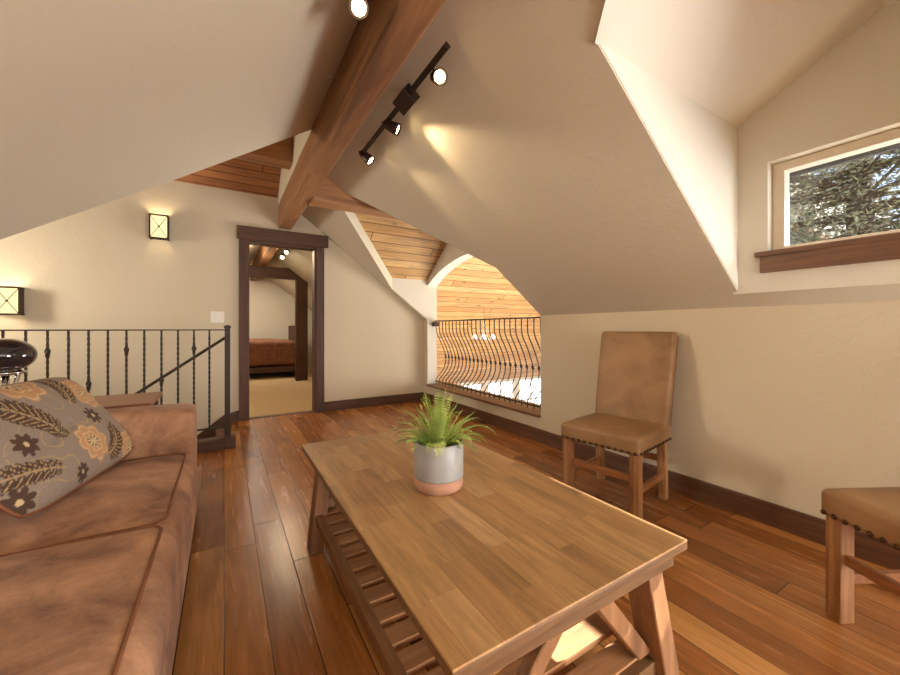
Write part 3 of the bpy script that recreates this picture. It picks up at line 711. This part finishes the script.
# motif pattern, evaluated in pillow UV metres
flowers = [(-.02, .29, .125, .9), (.40, .12, .09, .2), (-.10, .06, .12, 0), (.35, .46, .12, .4), (.62, .34, .1, 1), (.66, .02, .1, 1)]
daisies = [(.15, .21, .048), (.03, .055, .05), (.52, .22, .045), (.28, .035, .035), (.25, .55, .045), (.5, .5, .04)]
sprays = [((.20, .08), (.10, .13), (-.08, .16), .045), ((.32, .17), (.28, .30), (.16, .38), .06), ((-.12, .18), (-.15, .25), (-.13, .33), .04), ((.47, .30), (.55, .38), (.50, .5), .05), ((.45, .05), (.54, .04), (.58, .14), .05), ((.05, .46), (.15, .5), (.28, .46), .05)]
COLS = {k: lin(*v) for k, v in dict(bg=(150, 134, 120), bg2=(136, 120, 106), br=(70, 44, 30), org=(190, 142, 98), cream=(206, 180, 134), oc=(176, 146, 96)).items()}
LOBES, VEINS = [], []
for (p0, p1, p2, wd) in sprays:
    bz = lambda t: ((1-t)**2*p0[0]+2*t*(1-t)*p1[0]+t*t*p2[0], (1-t)**2*p0[1]+2*t*(1-t)*p1[1]+t*t*p2[1])
    for k in range(11):
        t = .04+k/11; x, y = bz(t); x2, y2 = bz(t+.02); a = math.atan2(y2-y, x2-x); L = wd*.82*math.sin(math.pi*(.18+.75*k/11))**.7
        for sg in (-1, 1):
            b = a+sg*.85; LOBES.append((x+math.cos(b)*L*.8, y+math.sin(b)*L*.8, math.cos(b), math.sin(b), L*.8, L*.36))
    x, y = bz(1); LOBES.append((x, y, math.cos(a), math.sin(a), wd*.7, wd*.3))
    VEINS += [bz(i/60) for i in range(61)]
def patt(u, v):
    c = COLS['bg'] if (int(u*260)+int(v*260)) % 2 else COLS['bg2']
    for (x, y, r, ph) in flowers:
        dx, dy = u-x, v-y; d = math.hypot(dx, dy)
        if d < r:
            a = math.atan2(dy, dx); e = r*(.74+.2*abs(math.cos(a*4+ph)))
            if d < e: 
                c = COLS['org']
                if .86 < d/e < .93 or .48 < d/(r*(.8+.2*abs(math.cos(a*3)))) < .54: c = COLS['cream']
                if d < r*.34: c = COLS['cream'] if (abs(math.sin(a*5)) > .5 or d < r*.12) else COLS['br']
    for (x, y, r) in daisies:
        dx, dy = u-x, v-y; d = math.hypot(dx, dy)
        if d < r:
            a = math.atan2(dy, dx)
            if d < r*(.55+.42*abs(math.cos(a*4))): c = COLS['br']
            if d < r*.2: c = COLS['cream']
    for (lx, ly, ca, sa, a_, b_) in LOBES:
        dx, dy = u-lx, v-ly
        if abs(dx) < a_ and abs(dy) < a_:
            p, q = (dx*ca+dy*sa)/a_, (-dx*sa+dy*ca)/b_
            if abs(p) < 1 and abs(q) < (1-p*p)*(.85+.15*math.cos(p*16)):
                c = COLS['br']
                if abs(q) < .13 and abs(p) < .7: c = COLS['oc']
    for (lx, ly) in VEINS:
        if abs(u-lx) < .0028 and abs(v-ly) < .0028: c = COLS['oc']
    # fine scroll lines
    if c in (COLS['bg'], COLS['bg2']):
        k = noise.noise(Vector((u*9, v*9, 3.3)))
        if abs(k) < .016: c = COLS['oc']
    return c
def pillow(name, label, org, ex, ey, W, H, T, mat_front, mat_back, sag=0, pattern=True, n=150):
    org, ex, ey = Vector(org), Vector(ex).normalized(), Vector(ey); ey = (ey-ex*ey.dot(ex)).normalized(); ez = ex.cross(ey)
    t = tag(empty(name, org), label, 'pillow')
    def sheet(sgn):
        V, F, cl = [], [], []
        for j in range(n+1):
            for i in range(n+1):
                u, v = i/n, j/n; a, b = 2*u-1, 2*v-1
                # pinch edges so corners stand out
                uu = a*(1-.07*b**6); vv = b*(1-.07*a**6)
                k = max(0, (1-a**4))*max(0, (1-b**4)); thick = T/2*(k**.55)*(1-.25*(a*a+b*b)/2)
                x, y = (uu+1)/2*W, (vv+1)/2*H
                wr = .012*noise.noise(Vector((x*5, y*5, sgn*2.0)))*k+ .010*math.exp(-((y-.13-.25*x)/.022)**2)*(-1)*k*(1 if x < .4 else 0)
                p = org+ex*x+ey*y+ez*(sgn*(thick+wr*(1)))
                V.append(p-org); cl.append((x, y))
        for j in range(n):
            for i in range(n):
                a = j*(n+1)+i; F.append((a, a+1, a+n+2, a+n+1) if sgn > 0 else (a, a+n+1, a+n+2, a+1))
        return V, F, cl
    V, F, cl = sheet(1)
    o = fin_raw(V, F, 'front_cover', mat_front, t, True)
    if pattern:
        at = o.data.color_attributes.new('pattern', 'FLOAT_COLOR', 'POINT')
        for k, (x, y) in enumerate(cl): at.data[k].color = patt(x, y)
    V, F, cl = sheet(-1); fin_raw(V, F, 'back_cover', mat_back, t, True)
    path = []
    m = 30
    for (a0, b0, a1, b1) in ((-1, -1, 1, -1), (1, -1, 1, 1), (1, 1, -1, 1), (-1, 1, -1, -1)):
        for i in range(m):
            s_ = i/m; a, b = a0+(a1-a0)*s_, b0+(b1-b0)*s_
            uu = a*(1-.07*b**6); vv = b*(1-.07*a**6)
            path.append(ex*((uu+1)/2*W)+ey*((vv+1)/2*H))
    path.append(path[0]); tube('piping', path, .006, PIPE, t, 6)
    return t
s = NB('woven floral fabric'); at = s.n('ShaderNodeAttribute', _attribute_name='pattern')
wv = s.noise(s.tc.outputs['Object'], 320, 2); s.bump(wv, .35, .002)
FLORAL = s.out(s.mix(.05, at.outputs['Color'], s.mix(wv, (.02, .015, .01, 1), (.7, .62, .5, 1)), 'MIX'), .9)
PB1 = Vector((-.54, 1.67, .426)); PB2 = Vector((-.365, 2.42, .43))
pillow('floral_pillow', 'grey cushion with brown leaves and orange flowers leaning on the sofa', PB1, PB2-PB1, (-.30, .02, .40), .75, .47, .16, FLORAL, PIPE)

# ------------------------------------------------------------------ side table and dark orb lamp behind the sofa arm
sdt = tag(empty('side_table', (-.78, 3.0, 0)), 'small wooden side table behind the sofa arm', 'side table')
box('tabletop', -.42, .42, -.27, .2, .575, .60, wood('side table wood', (120, 74, 46), (168, 108, 70), 'X', .35), sdt, bev=.005)
for sx in (-1, 1):
    for sy in (-1, 1): box('leg', sx*.38-.02, sx*.38+.02, -.035+sy*.2-.02, -.035+sy*.2+.02, 0, .575, WALNUTZ, sdt, bev=.003)
ob = tag(empty('orb_lamp', (-1.0, 2.92, .6)), 'glossy dark oval orb on a chrome stand on the side table', 'lamp')
ORB = solid('smoked glass', (40, 36, 36), .06, 0, .3, 8)
ORB.node_tree.nodes['Principled BSDF'].inputs['Coat Weight'].default_value = .6
lathe('orb', [(.0001, -.09)]+[(.122*math.sin(a), -.09*math.cos(a)) for a in [math.pi*k/24 for k in range(1, 24)]]+[(.0001, .09)], (0, 0, .288), ORB, ob, 48)
bm = bmesh.new(); add_lathe(bm, [(0, 0), (.06, 0), (.06, .012), (.012, .018), (.012, .02), (0, .02)], (0, 0, 0), 24)
add_tube(bm, [(0, 0, .015), (0, 0, .19)], .010, 12)
for k in range(3):
    a = k*2.094-.4; add_tube(bm, [(math.cos(a)*.05, math.sin(a)*.05, .01), (math.cos(a)*.045, math.sin(a)*.045, .1), (math.cos(a)*.07, math.sin(a)*.07, .20)], .010, 10)
add_lathe(bm, [(.066, .185), (.085, .19), (.085, .2), (.066, .205)], (0, 0, 0), 24)
fin(bm, 'chrome_stand', CHROME, ob, True)

# ------------------------------------------------------------------ bed beyond the door
bd = tag(empty('bed', (.1, 9.3, 0)), 'bed with rust brown quilt on a dark frame, seen through the doorway', 'bed')
fin(cushion_bm(-1.0, 1.28, -.85, .9,   .26, .765, .10, .02, 26, .02), 'quilt', QUILT, bd, True)
box('bed_frame', -1.02, 1.3, -.84, .95, .12, .24, WALNUTX, bd, bev=.01)
for sx in (-1.0, 1.25):
    for sy in (-.82, .9): box('bed_leg', sx-.03, sx+.03, sy-.03, sy+.03, .0, .13, WALNUTZ, bd)
box('headboard', 1.30, 1.38, -.84, .95, .0, 1.1, WALNUTX, bd, bev=.01)

# ------------------------------------------------------------------ chandelier far off in the great room
ch = tag(empty('chandelier', (4.72, 6.4, .80)), 'small pale chandelier hanging in the great room beyond the belly railing', 'chandelier')
bm = bmesh.new(); add_tube(bm, [(.22*math.cos(a), .22*math.sin(a), 0) for a in [2*math.pi*k/24 for k in range(25)]], .01, 6); add_tube(bm, [(0, 0, 0), (0, 0, .7)], .006, 6)
for k in range(6): a = k*math.pi/3; add_tube(bm, [(0, 0, .05), (.22*math.cos(a), .22*math.sin(a), 0)], .007, 6)
fin(bm, 'frame', CHROME, ch, True)
GLOBE = emit('pale lamp glass', (255, 244, 220), 1.6)
for k in range(6):
    a = k*math.pi/3; lathe('lamp_globe', [(0, 0), (.03, .01), (.045, .045), (.04, .08), (0, .09)], (.22*math.cos(a), .22*math.sin(a), .01), GLOBE, ch, 12)

# ------------------------------------------------------------------ tree outside the dormer window
s = NB('evergreen foliage'); v = s.tc.outputs['Object']
EVER = s.out(s.ramp(s.noise(v, 3.5, 4), [(.35, lin(92, 92, 62)), (.5, lin(134, 130, 94)), (.68, lin(178, 170, 130))]), .8)
tr_ = tag(empty('evergreen_tree', (7.2, 1.4, -3)), 'dense grey green evergreen tree outside the dormer window', 'tree')
tube('trunk', [(0, 0, 0), (.05, 0, 4), (0, .05, 8.6)], [.25, .18, .04], solid('bark', (82, 66, 52), .9), tr_, 10)
random.seed(3); V, F = [], []; bm = bmesh.new()
for b in range(260):
    z = random.uniform(3.0, 8.4); a = random.uniform(0, 2*math.pi); L = 2.7*(1-(z-3)/9)*random.uniform(.7, 1.1)
    d = Vector((math.cos(a), math.sin(a), random.uniform(-.15, .25))); p0 = Vector((0, 0, z))
    add_tube(bm, [p0, p0+d*L*.5, p0+d*L+Vector((0, 0, -.1))], [.03, .018, .006], 4)
    for k in range(270):
        t = random.random()**.6; sp = .3*(1.15-t)+.16
        c = p0+d*L*t+Vector((random.gauss(0, sp), random.gauss(0, sp), random.gauss(0, sp*.55)))
        u = Vector((random.gauss(0, 1), random.gauss(0, 1), random.gauss(0, .6))).normalized()*random.uniform(.02, .045); w_ = u.cross(Vector((random.gauss(0, 1), random.gauss(0, 1), random.gauss(0, 1)))).normalized()*random.uniform(.008, .016)
        i = len(V); V += [c-u, c+w_, c+u, c-w_]; F.append((i, i+1, i+2, i+3))
fin(bm, 'branches', solid('branch bark', (90, 74, 58), .9), tr_)
o = fin_raw(V, F, 'foliage', EVER, tr_); o['kind'] = 'stuff'
